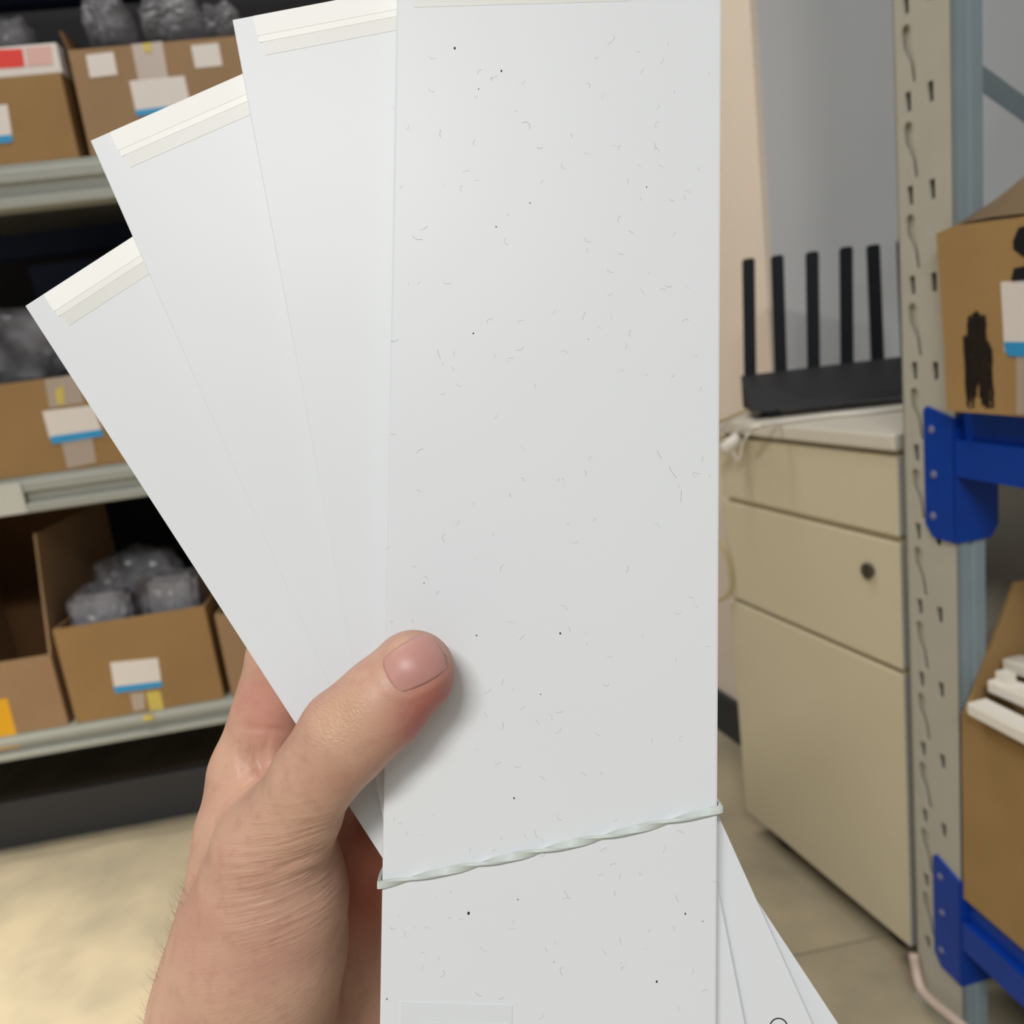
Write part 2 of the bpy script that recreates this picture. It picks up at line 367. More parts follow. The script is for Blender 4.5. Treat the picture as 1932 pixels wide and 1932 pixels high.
# ================================================================== ROUTER
ZR = ZTOP+.010
p0 = on_level(1420, 780, ZR); p1 = on_level(1705, 748, ZR)
RF = Frame((p0[0], p0[1], 0), math.degrees(math.atan2(p1[1]-p0[1], p1[0]-p0[0])))
rt = thing('router', 'black wifi router with upright antennas standing on the cabinet top', 'router', RF.mat() @ Matrix.Translation((0, 0, ZTOP)))
RW, RD, HB = .30, .085, .056
bm = bmesh.new()
vs = [(0, 0, .010), (RW, 0, .010), (RW, RD, .010), (0, RD, .010),
      (.004, .004, .013), (RW-.004, .004, .013), (RW, RD, HB), (0.0, RD, HB), (.07, .006, .020), (RW-.07, .006, .020)]
V = [bm.verts.new(v) for v in vs]
for f in ((0, 3, 2, 1), (0, 1, 9, 8), (0, 8, 7), (0, 7, 3), (1, 2, 6), (1, 6, 9), (8, 9, 6, 7), (2, 3, 7, 6)): bm.faces.new([V[i] for i in f])
for q in (V[4], V[5]): bm.verts.remove(q)
bm_obj('body', bm, M_black, rt)
for fx in (.03, RW-.03):
    for fy in (.015, RD-.015): bx('foot', fx-.008, fx+.008, fy-.008, fy+.008, 0, .0105, M_black2, rt)
for (bxp, byp, tx, ty) in ((1414, 712, 1412, 488), (1472, 690, 1466, 482), (1534, 680, 1532, 475), (1597, 668, 1596, 466), (1655, 660, 1647, 462), (1712, 650, 1704, 452)):
    a = RF.face(bxp, byp, RD+.008); b = RF.face(tx, ty, RD+.008)
    bm = bmesh.new(); zb = min(a[1]-ZTOP-.02, .05); dx = (b[0]-a[0])
    hw = .0082; hd = .0055; zt = b[1]-ZTOP
    vv = []
    for (z, x) in ((zb, a[0]), (zt, b[0])):
        vv.append([bm.verts.new((x+sx*hw, RD+.008+sy*hd, z)) for sx, sy in ((-1, -1), (1, -1), (1, 1), (-1, 1))])
    bm.faces.new(vv[0][::-1]); bm.faces.new(vv[1])
    for k in range(4): bm.faces.new((vv[0][k], vv[0][(k+1) % 4], vv[1][(k+1) % 4], vv[1][k]))
    bmesh.ops.bevel(bm, geom=bm.edges[:], offset=.002, segments=2, affect='EDGES')
    an = bm_obj('antenna', bm, M_black2, rt)
    bx('hinge', a[0]-.007, a[0]+.007, RD-.001, RD+.014, zb-.016, zb+.006, M_black2, an, .002)
# cables on and around the cabinet top
zc = ZTOP+.0035
pts = [on_level(x, y, zc) for x, y in ((1712, 770), (1640, 778), (1560, 785), (1480, 796), (1420, 806), (1378, 812))]
e = CF
front = lambda px, py, y: tuple(CF.o+CF.x*CF.face(px, py, y)[0]+CF.y*y+np.array([0, 0, CF.face(px, py, y)[1]]))
pts = pts[:5]+[front(1392, 815, .012), front(1384, 835, .020)]
o = tube('cable', pts, .0028, M_cable, None, 70)
tag(o, 'white cable running along the cabinet top in front of the router', 'cable')
pl_ = thing('plug', 'white plug hanging over the front edge of the cabinet beside the panels', 'plug')
a_ = front(1378, 838, .022); bm = bmesh.new()
tube_bm(bm, [np.array(a_)+np.array([.012, 0, .008]), np.array(a_)+np.array([.004, 0, .003]), np.array(a_)+np.array([-.012, .0, -.007])], .0085, 14)
bm_obj('body', bm, M_cable, pl_, True)
tube('lead', [a_, front(1392, 868, .016), front(1404, 830, .016), front(1418, 815, .012), on_level(1440, 800, zc+.004)], .002, M_cable, pl_, 40)
o = tube('cable', [on_level(1425, 770, ZTOP+.012), on_level(1400, 778, ZTOP+.008), on_level(1372, 790, ZTOP+.004), on_level(1340, 800, ZTOP+.003)], .0022, M_cabley, None, 40)
tag(o, 'yellow cable lying at the far left corner of the cabinet top', 'cable')
o = tube('cable', [front(1335, 1000, .012), front(1362, 1030, .010), front(1378, 1075, .006), front(1379, 1110, .006), front(1364, 1130, .010), front(1330, 1136, .02)], .0025, M_cabley, None, 50)
tag(o, 'yellowish cable loop hanging beside the middle drawer of the cabinet', 'cable')

# ================================================================== RIGHT RACK
s = H/10.03; az = math.radians(27.66); Dp = 10.80*s
RKF = Frame((Dp*math.sin(az), Dp*math.cos(az), 0), 100.15); RM = RKF.mat()
rr = thing('storage_rack', 'slotted cream steel rack upright with blue beams on the right', 'rack', RM)
XN, XF, PB = -.053, .018, -.030     # near edge, far edge, depth of the upright
def sheet(name, outline, holes, y0, th, m, parent):
    cu = bpy.data.curves.new(name, 'CURVE'); cu.dimensions = '2D'; cu.fill_mode = 'BOTH'; cu.extrude = th/2
    for pl in [outline]+holes:
        sp = cu.splines.new('POLY'); sp.points.add(len(pl)-1); sp.use_cyclic_u = True
        for pt, (x, z) in zip(sp.points, pl): pt.co = (x, z, 0, 1)
    ob = bpy.data.objects.new(name, cu); COL.objects.link(ob)
    dg = bpy.context.evaluated_depsgraph_get(); dg.update()
    me = bpy.data.meshes.new_from_object(ob.evaluated_get(dg)); bpy.data.objects.remove(ob)
    for v in me.vertices: x, z, t = v.co; v.co = (x, y0-th/2-t, z)
    me.materials.clear()
    return link(name, me, m, parent)
rect, slots = [], []
for k in range(-8, 14):
    zc_ = 1.0709-k*s
    for xc in (0, -.029):
        if zc_ > .02: rect.append([(xc-.0036, zc_-.0085), (xc+.0036, zc_-.0085), (xc+.0036, zc_+.0085), (xc-.0036, zc_+.0085)])
    zm = zc_-s/2
    if zm > .06:
        # slanted teardrop slot: wide head at the far side, tail towards the near side and down
        sl = []
        for i in range(10): a = math.radians(20+i*16); sl.append((.0010+.0062*math.cos(a), zm+.018+.0062*math.sin(a)))
        sl += [(-.0050, zm+.006), (-.0090, zm-.008), (-.0115, zm-.022)]
        for i in range(5): a = math.radians(190+i*35); sl.append((-.0078+.0036*math.cos(a), zm-.0235+.0036*math.sin(a)))
        sl += [(-.0022, zm-.008), (.0066, zm+.006)]
        slots.append(sl)
out = [(XN, 0), (XF, 0), (XF, 1.95), (XN, 1.95)]
sheet('post_face', out, rect+slots, 0, .0022, M_post, rr)
sheet('post_liner', out, [[(x+(-.002 if i in (0, 3) else .002), z) for i, (x, z) in enumerate(h_)] for h_ in rect], -.0042, .001, M_post, rr)
bx('hole_shade_sheet', XN+.003, XF-.003, PB-.001, PB+.001, 0, 1.95, M_kick, rr)  # dark sheet added inside the upright so its holes look shaded
prism('post_side', [(XN, -.0005), (XN+.002, -.0005), (XN+.002, PB*.42), (XN+.0055, PB*.50), (XN+.0055, PB*.62), (XN+.002, PB*.72), (XN+.002, PB), (XN+.016, PB), (XN+.016, PB-.002), (XN, PB-.002), (XN, PB*.70), (XN+.0035, PB*.60), (XN+.0035, PB*.52), (XN, PB*.44)], 'z', 0, 1.95, M_steel, rr)
prism('post_side', [(XF, 0), (XF-.002, 0), (XF-.002, PB), (XF-.016, PB), (XF-.016, PB-.002), (XF, PB-.002)][::-1], 'z', 0, 1.95, M_steel, rr)
bx('foot_plate', XN-.004, XF+.004, PB-.010, .004, 0, .003, M_post, rr)
def bracket(z0, z1, zb0, zb1, x_left=-.015):
    b = prism('bracket', [(x_left, z0+.012), (x_left, z1-.004), (x_left-.004, z1), (XN-.0025, z1-.010), (XN-.0025, z0), (x_left-.010, z0)], 'y', .0003, .003, M_bluep, rr)
    prism('hook_plate', [(.003, z0), (.003, z1-.010), (-.044, zb1), (-.044, z0+.012), (-.036, z0)], 'x', XN-.0032, XN-.0006, M_bluep, b)
    for (x, z) in ((-.022, z1-.022), (-.024, z1-.066), (-.022, z0+.022)):
        bm = bmesh.new(); bmesh.ops.create_cone(bm, cap_ends=True, segments=12, radius1=.0042, radius2=.0030, depth=.0016, matrix=Matrix.Translation((x-.004, .0035, z)) @ Matrix.Rotation(-math.pi/2, 4, 'X'))
        bm_obj('rivet', bm, M_chip, b)
    h = zb1-zb0
    prism('beam', [(.002, zb0), (.002, zb1-.45*h), (-.006, zb1-.47*h), (-.006, zb1), (-.040, zb1), (-.040, zb0)], 'x', -1.3, XN-.0034, M_bluep, rr)
    bx('shelf_board', -1.3, XN-.006, -.44, -.041, zb1-.018, zb1-.001, M_rack, rr)
    prism('beam', [(-.442, zb0), (-.442, zb1), (-.475, zb1), (-.475, zb0)][::-1], 'x', -1.3, XN-.0034, M_bluep, rr)
bracket(.580, .710, .646, .7085)
bracket(.080, .218, .128, .1905)
# rear upright and lattice braces
bx('near_post', -1.36, -1.302, -.032, 0, 0, 1.95, M_post, rr); bx('near_post', -1.36, -1.302, -.475, -.445, 0, 1.95, M_steel, rr)
bx('rear_post', XN, XF, -.475, -.445, 0, 1.95, M_steel, rr)
def brace(z0, z1):
    bm = bmesh.new(); tube_bm(bm, [(-.018, -.03, z0), (-.018, -.46, z1)], .011, 4); bm_obj('brace', bm, M_steel, rr)
brace(1.02, .74); brace(.62, 1.0); brace(.10, .55); brace(1.1, 1.5)

# ---- upper right carton
YB = .014; ZU = .7095
t = thing('cardboard_box', 'worn cardboard box with black scribble and blue edged label on the blue beam', 'box', RM, 'cartons on the right rack')
xl0, zl0 = RKF.face(1786, 772, YB); xl1, zl1 = RKF.face(1766, 441, YB)
T = .004; XE = -.42
xa, za = RKF.face(1803, 425, YB); xb, zb_ = RKF.face(1922, 410, YB)
ztp = zb_
prism('front_panel', [(XE, ZU), (xl0, ZU), (xl0+.002, .77), (xl1, zl1), (xa, za), (xb, zb_), (XE, zb_)][::-1], 'y', YB-T, YB, M_cardR, t)
bx('far_panel', xl0-.012, xl0-.008, -.34, YB-T, ZU, zl1-.004, M_cardR, t)
bx('near_panel', XE, XE+T, -.34, YB-T, ZU, zb_, M_cardR, t)
bx('back_panel', XE, xl0-.008, -.344, -.34, ZU, zb_, M_cardR, t)
bx('bottom_panel', XE, xl0-.008, -.34, YB-T, ZU, ZU+T, M_cardR, t)
# taped top bulging up towards the back
bm = bmesh.new(); nu, nv = 14, 12; g = []
for i in range(nu):
    row = []
    for j in range(nv):
        a = i/(nu-1); b = j/(nv-1)
        x = (xl1-.004)*(1-a)+XE*a; y = (YB-.003)*(1-b)+(-.34)*b
        zed = np.interp(x, [XE, xb, xa, xl1], [zb_, zb_, za, zl1])
        z = zed-.001+.16*math.sin(min(1, a*3.)*math.pi/2)*min(1, b*2.2)**.8+.004*math.sin(9*a+7*b)
        row.append(bm.verts.new((x, y, z)))
    g.append(row)
for i in range(nu-1):
    for j in range(nv-1): bm.faces.new((g[i][j], g[i+1][j], g[i+1][j+1], g[i][j+1]))
bmesh.ops.solidify(bm, geom=bm.faces[:], thickness=.002)
bm_obj('taped_top', bm, M_tapebr, t, True)
def rst(parent, name, pts, y, m, th=.0006):
    P = [RKF.face(px, py, y) for px, py in pts]; return prism(name, P, 'y', y, y+th, m, parent)
lb = rst(t, 'label', [(1889, 532), (1990, 524), (2000, 664), (1896, 664)], YB, M_label)
rst(lb, 'stripe', [(1895, 645), (1999, 646), (2000, 674), (1905, 672), (1897, 662)], YB+.0006, M_blue, .0004)
rst(t, 'tape', [(1918, 672), (1990, 674), (1992, 785), (1918, 781)], YB, M_tape, .0004)
rst(t, 'black_tape', [(1912, 455), (1922, 430), (1960, 418), (1962, 500), (1928, 482), (1913, 470)], YB, M_inkb)
rst(t, 'black_tape', [(1910, 522), (1914, 506), (1960, 496), (1965, 530), (1908, 533)], YB, M_inkb)
# marker scribble: many overlapping vertical pen strokes
bm = bmesh.new(); rs = np.random.RandomState(4)
for k in range(60):
    a = rs.uniform(0, 1); xx0 = 1822+a*52; 
    yt = 588+18*abs(a-.45)*2+rs.uniform(-4, 12)+(45 if a > .75 else 0)+(30 if a < .12 else 0); yb = rs.uniform(725, 772)-(18 if .3 < a < .55 else 0)
    wob = [rs.uniform(-3, 3) for _ in range(5)]; P = []
    for i in range(5):
        px = xx0*(1-.04)+1849*.04+wob[i]+(i/4-.5)*4; py = yt+(yb-yt)*i/4; P.append(RKF.face(px, py, YB))
    hwid = rs.uniform(.0007, .0014); off = .0003+.00001*k
    L = [bm.verts.new((x-hwid, YB+off, z)) for x, z in P]; R_ = [bm.verts.new((x+hwid, YB+off, z)) for x, z in P]
    for i in range(4): bm.faces.new((L[i], R_[i], R_[i+1], L[i+1]))
bm_obj('scribble', bm, M_ink, t)

# ---- lower right carton with white strips
ZL = .1915
t = thing('cardboard_box', 'tall cardboard box holding white strips above the lower blue beam', 'box', RM, 'cartons on the right rack')
xl, zt_ = RKF.face(1806, 1338, .0005); XL = XN-.0045
bx('front_panel', -.46, XL, -.0035, .0005, ZL, zt_, M_cardR, t)
bx('far_panel', XL-T, XL, -.34, -.0036, ZL, zt_, M_cardR, t)
bx('near_panel', -.46, -.456, -.34, -.0036, ZL, zt_, M_cardR, t)
bx('back_panel', -.46, XL, -.344, -.34, ZL, zt_, M_cardR, t)
bx('bottom_panel', -.456, XL-T, -.34, -.0036, ZL, ZL+T, M_cardR, t)
f = prism('flap', [(-.002, 0), (-.26, 0), (-.25, .12), (-.07, .12)], 'x', -.004, 0, M_cardR, t); f.location = (XL, 0, zt_); f.rotation_euler = (0, math.radians(6), 0)
for i, (pts, lab) in enumerate((([(1842, 1332), (1990, 1408)], 'lowest white strip lying along the top edge of the lower right box'),
                                ([(1880, 1290), (2010, 1345)], 'middle white strip sticking out of the lower right box'),
                                ([(1908, 1250), (2030, 1290)], 'topmost white strip sticking out of the lower right box'))):
    yy = .004-.028*i; zz = [RKF.face(px, py, yy) for px, py in pts]
    st = thing('plastic_strip', lab, 'strip', RM, 'white strips in the right box')
    A = Vector((zz[0][0], yy, zz[0][1])); Bv = Vector((zz[1][0], yy, zz[1][1])); d = (Bv-A).normalized(); A2 = A; B2 = A+d*.30
    n = Vector((0, 1, 0)); u_ = d.cross(n).normalized()
    bm = bmesh.new(); vv = []
    for Pp in (A2, B2): vv.append([bm.verts.new(Pp+n*sx*.011+u_*sy*.0065) for sx, sy in ((-1, -1), (1, -1), (1, 1), (-1, 1))])
    bm.faces.new(vv[0][::-1]); bm.faces.new(vv[1])
    for k in range(4): bm.faces.new((vv[0][k], vv[0][(k+1) % 4], vv[1][(k+1) % 4], vv[1][k]))
    bmesh.ops.bevel(bm, geom=bm.edges[:], offset=.0015, segments=2, affect='EDGES')
    bm_obj('body', bm, M_foam, st)
    if i == 1:
        bm = bmesh.new(); q = A+d*.004+u_*-.002
        bmesh.ops.create_cube(bm, size=.012, matrix=Matrix.Translation(A+d*.012-u_*.010)); bm_obj('end_clip', bm, M_foam, st)
# cable round the foot of the upright
def rk(px, py, y): x, z = RKF.face(px, py, y); return tuple(RKF.o+RKF.x*x+RKF.y*y+np.array([0, 0, max(z, .0056)]))
o = tube('cable', [rk(1723, 1800, .007), rk(1728, 1830, .008), rk(1738, 1866, .012), rk(1764, 1894, .014), rk(1800, 1922, .014), rk(1850, 1965, .012), rk(1920, 2030, .012)], .0055, M_cablep, None, 60)
tag(o, 'pale pinkish cable on the floor around the foot of the upright', 'cable')

# ================================================================== HELD PANELS
D0 = .200; TILT = math.radians(1.56); RZ = math.radians(-.62)
ct_, st_ = math.cos(TILT), math.sin(TILT)
cv = lambda x, y, z: np.array([x, y, z])         # camera-frame vectors (x right, y up, z to viewer)
HV = cv(-math.sin(RZ), math.cos(RZ)*ct_, -st_); HV /= np.linalg.norm(HV)
HU = cv(math.cos(RZ), math.sin(RZ), 0); HN = np.cross(HU, HV); HU = np.cross(HV, HN)
HO = cv((1037-966)*D0/F, 0, -D0)
def held(px, py, off=0.):
    """pixel on the plane of the panels, off metres behind the front surface -> (u, v)"""
    d = cv((px-966)/F, -(py-966)/F, -1.); o = HO-HN*off
    t = (o@HN)/(d@HN); P = d*t-o; return np.array([P@HU, P@HV])
R3 = np.stack([ri, up, -fw], 1)
def cam2world(P): return CAM+R3@np.array(P)
def held_matrix(origin_uv, ang, off):
    o = cam2world(HO-HN*off+HU*origin_uv[0]+HV*origin_uv[1]); c, s_ = math.cos(ang), math.sin(ang)
    X = R3@(HU*c+HV*s_); Y = R3@(-HU*s_+HV*c); Z = R3@HN
    return Matrix(((X[0], Y[0], Z[0], o[0]), (X[1], Y[1], Z[1], o[1]), (X[2], Y[2], Z[2], o[2]), (0, 0, 0, 1)))
def panel(label, TL, Lp, Rp, off, length, th, bev, name='plastic_sheet'):
    """TL: top left corner pixel, Lp: lower pixel on left edge, Rp: pixel on right edge"""
    a = held(*TL, off); b = held(*Lp, off); r = held(*Rp, off)
    v = (a-b)/np.linalg.norm(a-b); u = np.array([v[1], -v[0]]); W = (r-a)@u
    M_ = held_matrix(a, math.atan2(u[1], u[0]), off)
    o = bx(name, 0, W, -length, 0, -th, 0, M_panel, None, bev); o.matrix_world = M_
    tag(o, label, 'plastic sheet', 'fan of white plastic panels'); return o, W, a, u, v
def strips(o, W, a0=.0058):
    bx('adhesive_strip', a0, W-a0, -.0056, -.0002, 0, .00018, M_strip, o)
    f_ = bx('tape_film', a0+.0002, W-a0, -.0074, -.0056, 0, .00012, mat('tape_fold', (.84, .84, .80, 1), .4), o)
    bx('tape_film', a0+.001, W-a0-.001, -.0110, -.0074, 0, .00007, M_film, o)
p1, W1, a1, u1_, v1_ = panel('wide white plastic panel in front of the fan, bound by the rubber band', (749.5, -85), (716, 1932), (1357, 966), 0, .335, .0026, .0006)
p2, W2, *_ = panel('white panel directly behind the front one, with tape along its top edge', (438, 37), (660, 1215), (1382, 1812), .0044, .325, .0014, .0003)
p3, W3, *_ = panel('third white panel of the fan, with a black ring printed near its lower end', (170, 265), (625, 1300), (1482, 1818), .0074, .325, .0014, .0003)
p4, W4, *_ = panel('rearmost and leftmost white panel of the fan with tape on its top edge', (47, 577), (560, 1370), (1507, 1818), .0104, .315, .0014, .0003)
for p_, W_ in ((p2, W2), (p3, W3), (p4, W4)): strips(p_, W_)
def p1loc(px, py): q = held(px, py)-a1; return q@u1_, q@v1_
# film labels on the front panel
def film(pts, z, m, name): 
    P = [p1loc(*q) for q in pts]; return prism(name, P[::-1], 'z', 0, z, m, p1)
film([(780, 14), (1190, 2), (1190, -60), (780, -60)], .00006, M_film, 'tape_film')
film([(756, 1890), (966, 1897), (966, 2060), (756, 2056)], .0002, M_emb, 'clear_label')
film([(795, 1929), (960, 1930), (960, 1933), (795, 1932)], .0003, M_panel, 'emboss_line')
# ring printed on the third panel
inv3 = p3.matrix_world.inverted()
def on_panel(o, px, py):
    M_ = o.matrix_world; n = np.array(M_.col[2][:3]); P = np.array(M_.col[3][:3]); return M_.inverted() @ Vector(on_plane(px, py, P, n))
c3 = on_panel(p3, 1469, 1938); bm = bmesh.new(); R0, R1 = 17.5*.207/F, 15.0*.207/F; va, vb = [], []
for i in range(48):
    a = 2*math.pi*i/48; va.append(bm.verts.new((c3.x+R0*math.cos(a), c3.y+R0*math.sin(a), .00004))); vb.append(bm.verts.new((c3.x+R1*math.cos(a), c3.y+R1*math.sin(a), .00004)))
for i in range(48): bm.faces.new((va[i], va[(i+1) % 48], vb[(i+1) % 48], vb[i]))
bm_obj('printed_ring', bm, M_dark, p3)
# dust fibres and specks on the front panel
bm = bmesh.new(); rs = np.random.RandomState(12)
def fibre(px, py, L, ang, curl, w_=.00005):
    x, y = p1loc(px, py); P = []; th = ang
    for i in range(7): P.append((x, y, th)); x += L/6*math.cos(th); y += L/6*math.sin(th); th += curl/6
    l = [bm.verts.new((q[0]-w_*math.sin(q[2]), q[1]+w_*math.cos(q[2]), .00002)) for q in P]; r = [bm.verts.new((q[0]+w_*math.sin(q[2]), q[1]-w_*math.cos(q[2]), .00002)) for q in P]
    for i in range(6): bm.faces.new((r[i], r[i+1], l[i+1], l[i]))
for k in range(230):
    px = rs.uniform(735, 1345); py = rs.uniform(60, 1925)
    if px < 880 and 1190 < py < 1480: continue
    fibre(px, py, rs.uniform(.0007, .0024), rs.uniform(0, 6.28), rs.uniform(-3, 3), rs.uniform(.00002, .000045))
for px, py, L, a, c in ((985, 233, .0035, .6, -3), (778, 445, .003, -.9, 1.5), (832, 245, .002, -2, .9), (1240, 850, .0022, -1.2, .3), (1262, 880, .0035, -1.1, .3), (1285, 925, .003, -1.5, -.3), (1180, 1080, .002, .5, 2), (825, 660, .0025, -1.3, .2), (1235, 270, .0015, -1.6, 1)):
    fibre(px, py, L, a, c, .00005)
o = bm_obj('dust_fibres', bm, M_dust, p1); o['kind'] = 'stuff'; o['label'] = 'fine grey dust fibres stuck to the panel'
bm = bmesh.new()
for px, py, r in ((858, 91, 2.6), (946, 134, 2.2), (893, 629, 1.8), (899, 1199, 1.6), (970, 1506, 2), (884, 1723, 3.2), (1239, 1852, 2.4), (977, 1697, 1.4), (1293, 1724, 2), (936, 428, 1.6), (1000, 383, 1.4), (903, 168, 1.3), (1220, 353, 1.4), (1110, 640, 1), (800, 1100, 1.2), (1057, 1195, 2.2), (1020, 1310, 1.2), (1326, 1738, 1.2), (1045, 1815, 1), (730, 1885, 1.6)):
    x, y = p1loc(px, py); r *= .2/F
    V = [bm.verts.new((x+r*math.cos(i*math.pi/4)*(.7+.3*(i % 2)), y+r*math.sin(i*math.pi/4), .00003)) for i in range(8)]; bm.faces.new(V)
o = bm_obj('specks', bm, M_speck, p1); o['kind'] = 'stuff'; o['label'] = 'tiny dark specks on the panel'

# ------------------------------------------------------------------ rubber band (twisted, round the whole bundle)
pl_, pr_ = np.array(p1loc(716, 1667)), np.array(p1loc(1360, 1524)); back = -.0128
xL, xR = -.0006, W1+.0006
yL, yR = pl_[1], pr_[1]
path = []; N = 220
for i in range(N+1): f_ = i/N; path.append((xL+(xR-xL)*f_, yL+(yR-yL)*f_-.0004*math.sin(f_*math.pi), .0009, 'f', f_))
for i in range(1, 9): a = i/8; path.append((xR+.0004*math.sin(a*math.pi), yR-.0006*a, .0009+(back-.0009)*a, 'r', a))
for i in range(1, 60): a = i/60; path.append((xR+(xL-xR)*a, yR-.0006+(yL-yR)*a, back, 'b', a))
for i in range(0, 8): a = i/8; path.append((xL-.0004*math.sin(a*math.pi), yL-.0006+.0006*a, back+(.0009-back)*a, 'l', a))
bm = bmesh.new(); rings = []; n = len(path); hw, ht = .00088, .00040
for i in range(n):
    p = Vector(path[i][:3]); q0 = Vector(path[i-1][:3]); q1 = Vector(path[(i+1) % n][:3]); t_ = (q1-q0).normalized()
    wdir = Vector((0, 1, 0)); wdir = (wdir-t_*wdir.dot(t_)).normalized(); nd = t_.cross(wdir)
    tw = 0.
    if path[i][3] == 'f': f_ = path[i][4]; tw = 5*math.pi*(f_*f_*(3-2*f_)*.25+f_*.75)
    c, s_ = math.cos(tw), math.sin(tw); A = wdir*c+nd*s_; B = nd*c-wdir*s_
    rings.append([bm.verts.new(p+A*sx*hw+B*sy*ht) for sx, sy in ((-1, -1), (0, -1.1), (1, -1), (1.1, 0), (1, 1), (0, 1.1), (-1, 1), (-1.1, 0))])
for i in range(n):
    for k in range(8):
        j = (i+1) % n; kk = k; 
        if i == n-1: pass
        bm.faces.new((rings[i][k], rings[i][(k+1) % 8], rings[j][(k+1) % 8], rings[j][k]))
band = bm_obj('rubber_band', bm, M_band); band.matrix_world = p1.matrix_world.copy()
tag(band, 'twisted pale rubber band stretched slantwise around the white panels', 'rubber band')

# ================================================================== HAND (one continuous surface from a distance field)
K = 1000.0
def hp(px, py, d): return np.array([(px-966)*d/F, -(py-966)*d/F, -d])*K     # camera frame, millimetres
prims = []   # (a, b, ra, rb, k)
def chain(pts, k):
    for i in range(len(pts)-1):
        (x0, y0, d0, r0), (x1, y1, d1, r1) = pts[i], pts[i+1]
        prims.append((hp(x0, y0, d0), hp(x1, y1, d1), r0*d0/F*K, r1*d1/F*K, k))
# palm, wrist and forearm
chain([(455, 1905, .214, 158), (440, 2010, .222, 165), (385, 2260, .238, 185), (300, 2560, .255, 205)], 6)
chain([(520, 1900, .236, 120), (500, 2010, .242, 140), (440, 2260, .252, 170), (350, 2560, .262, 185)], 14)
chain([(478, 1462, .226, 76), (482, 1600, .226, 100), (475, 1750, .222, 120), (465, 1900, .220, 140)], 10)
chain([(560, 1545, .242, 82), (580, 1720, .243, 105), (540, 1900, .236, 110)], 10)
chain([(625, 1650, .252, 80), (640, 1800, .250, 95), (590, 1950, .244, 105)], 10)
chain([(680, 1760, .258, 72), (690, 1880, .254, 92), (620, 2010, .248, 105)], 10)
# thenar and thumb
chain([(512, 1690, .206, 140), (492, 1790, .209, 152), (465, 1910, .213, 160)], 6)
chain([(513, 1600, .201, 104), (512, 1690, .206, 138)], 3)
chain([(590, 1470, .1925, 78), (556, 1535, .197, 83), (512, 1605, .202, 106)], 4)
chain([(655, 1386, .1890, 87), (625, 1425, .1905, 80), (590, 1470, .1925, 78)], 3)
chain([(779, 1269, .1888, 80), (718, 1330, .1887, 83), (655, 1386, .1890, 87)], 3)
# web between thumb and index
chain([(560, 1520, .206, 55), (500, 1520, .218, 60)], 9)
chain([(530, 1590, .212, 80), (490, 1560, .222, 80)], 9)
# fingers behind the panels
chain([(478, 1462, .226, 76), (548, 1235, .2245, 75)], 5)
chain([(548, 1235, .2245, 76), (700, 1140, .2225, 66), (800, 1110, .2205, 58)], 3)
chain([(560, 1545, .242, 82), (690, 1360, .240, 74)], 5)
chain([(690, 1360, .240, 75), (850, 1285, .230, 66), (960, 1262, .2212, 58)], 3)
chain([(625, 1650, .252, 80), (765, 1495, .249, 72)], 5)
chain([(765, 1495, .249, 72), (905, 1425, .235, 64), (1000, 1405, .2212, 56)], 3)
chain([(680, 1760, .258, 72), (800, 1640, .253, 63)], 5)
chain([(800, 1640, .253, 63), (905, 1590, .238, 56), (975, 1570, .2205, 49)], 3)
def sdf(P):
    d = None
    for a, b, ra, rb, k in prims:
        ab = (b-a).astype(P.dtype); L = float(ab@ab); pa = P-a.astype(P.dtype)
        t = np.clip((pa@ab)/L, 0, 1); pa -= t[..., None]*ab
        q = np.sqrt((pa*pa).sum(-1))-(ra+(rb-ra)*t)
        if d is None: d = q
        else:
            h = np.maximum(k-np.abs(d-q), 0)/k; d = np.minimum(d, q)-h*h*k*.25
    return d
lo = np.min([np.minimum(a-ra, b-rb) for a, b, ra, rb, k in prims], 0)-3; hi = np.max([np.maximum(a+ra, b+rb) for a, b, ra, rb, k in prims], 0)+3
VX = .85; BL = 8
nx, ny, nz = [int(math.ceil(c/VX/BL)*BL) for c in (hi-lo)+VX]
G = np.full((nx, ny, nz), 99., np.float32)
bi = np.stack(np.meshgrid(np.arange(nx//BL), np.arange(ny//BL), np.arange(nz//BL), indexing='ij'), -1).reshape(-1, 3)
bd = sdf(lo+VX*(bi*BL+(BL-1)/2)); half = VX*BL/2*1.7321
loc_ = np.stack(np.meshgrid(*[np.arange(BL)]*3, indexing='ij'), -1)
for q, dd in zip(bi[np.abs(bd) > half*1.35], bd[np.abs(bd) > half*1.35]):
    i, j, k = q*BL; G[i:i+BL, j:j+BL, k:k+BL] = dd
near = bi[np.abs(bd) <= half*1.35]
for c0 in range(0, len(near), 200):
    nb_ = near[c0:c0+200]; Pg = (lo+VX*(nb_[:, None, None, None, :]*BL+loc_)).astype(np.float32); v_ = sdf(Pg)
    for q, vv in zip(nb_, v_): i, j, k = q*BL; G[i:i+BL, j:j+BL, k:k+BL] = vv
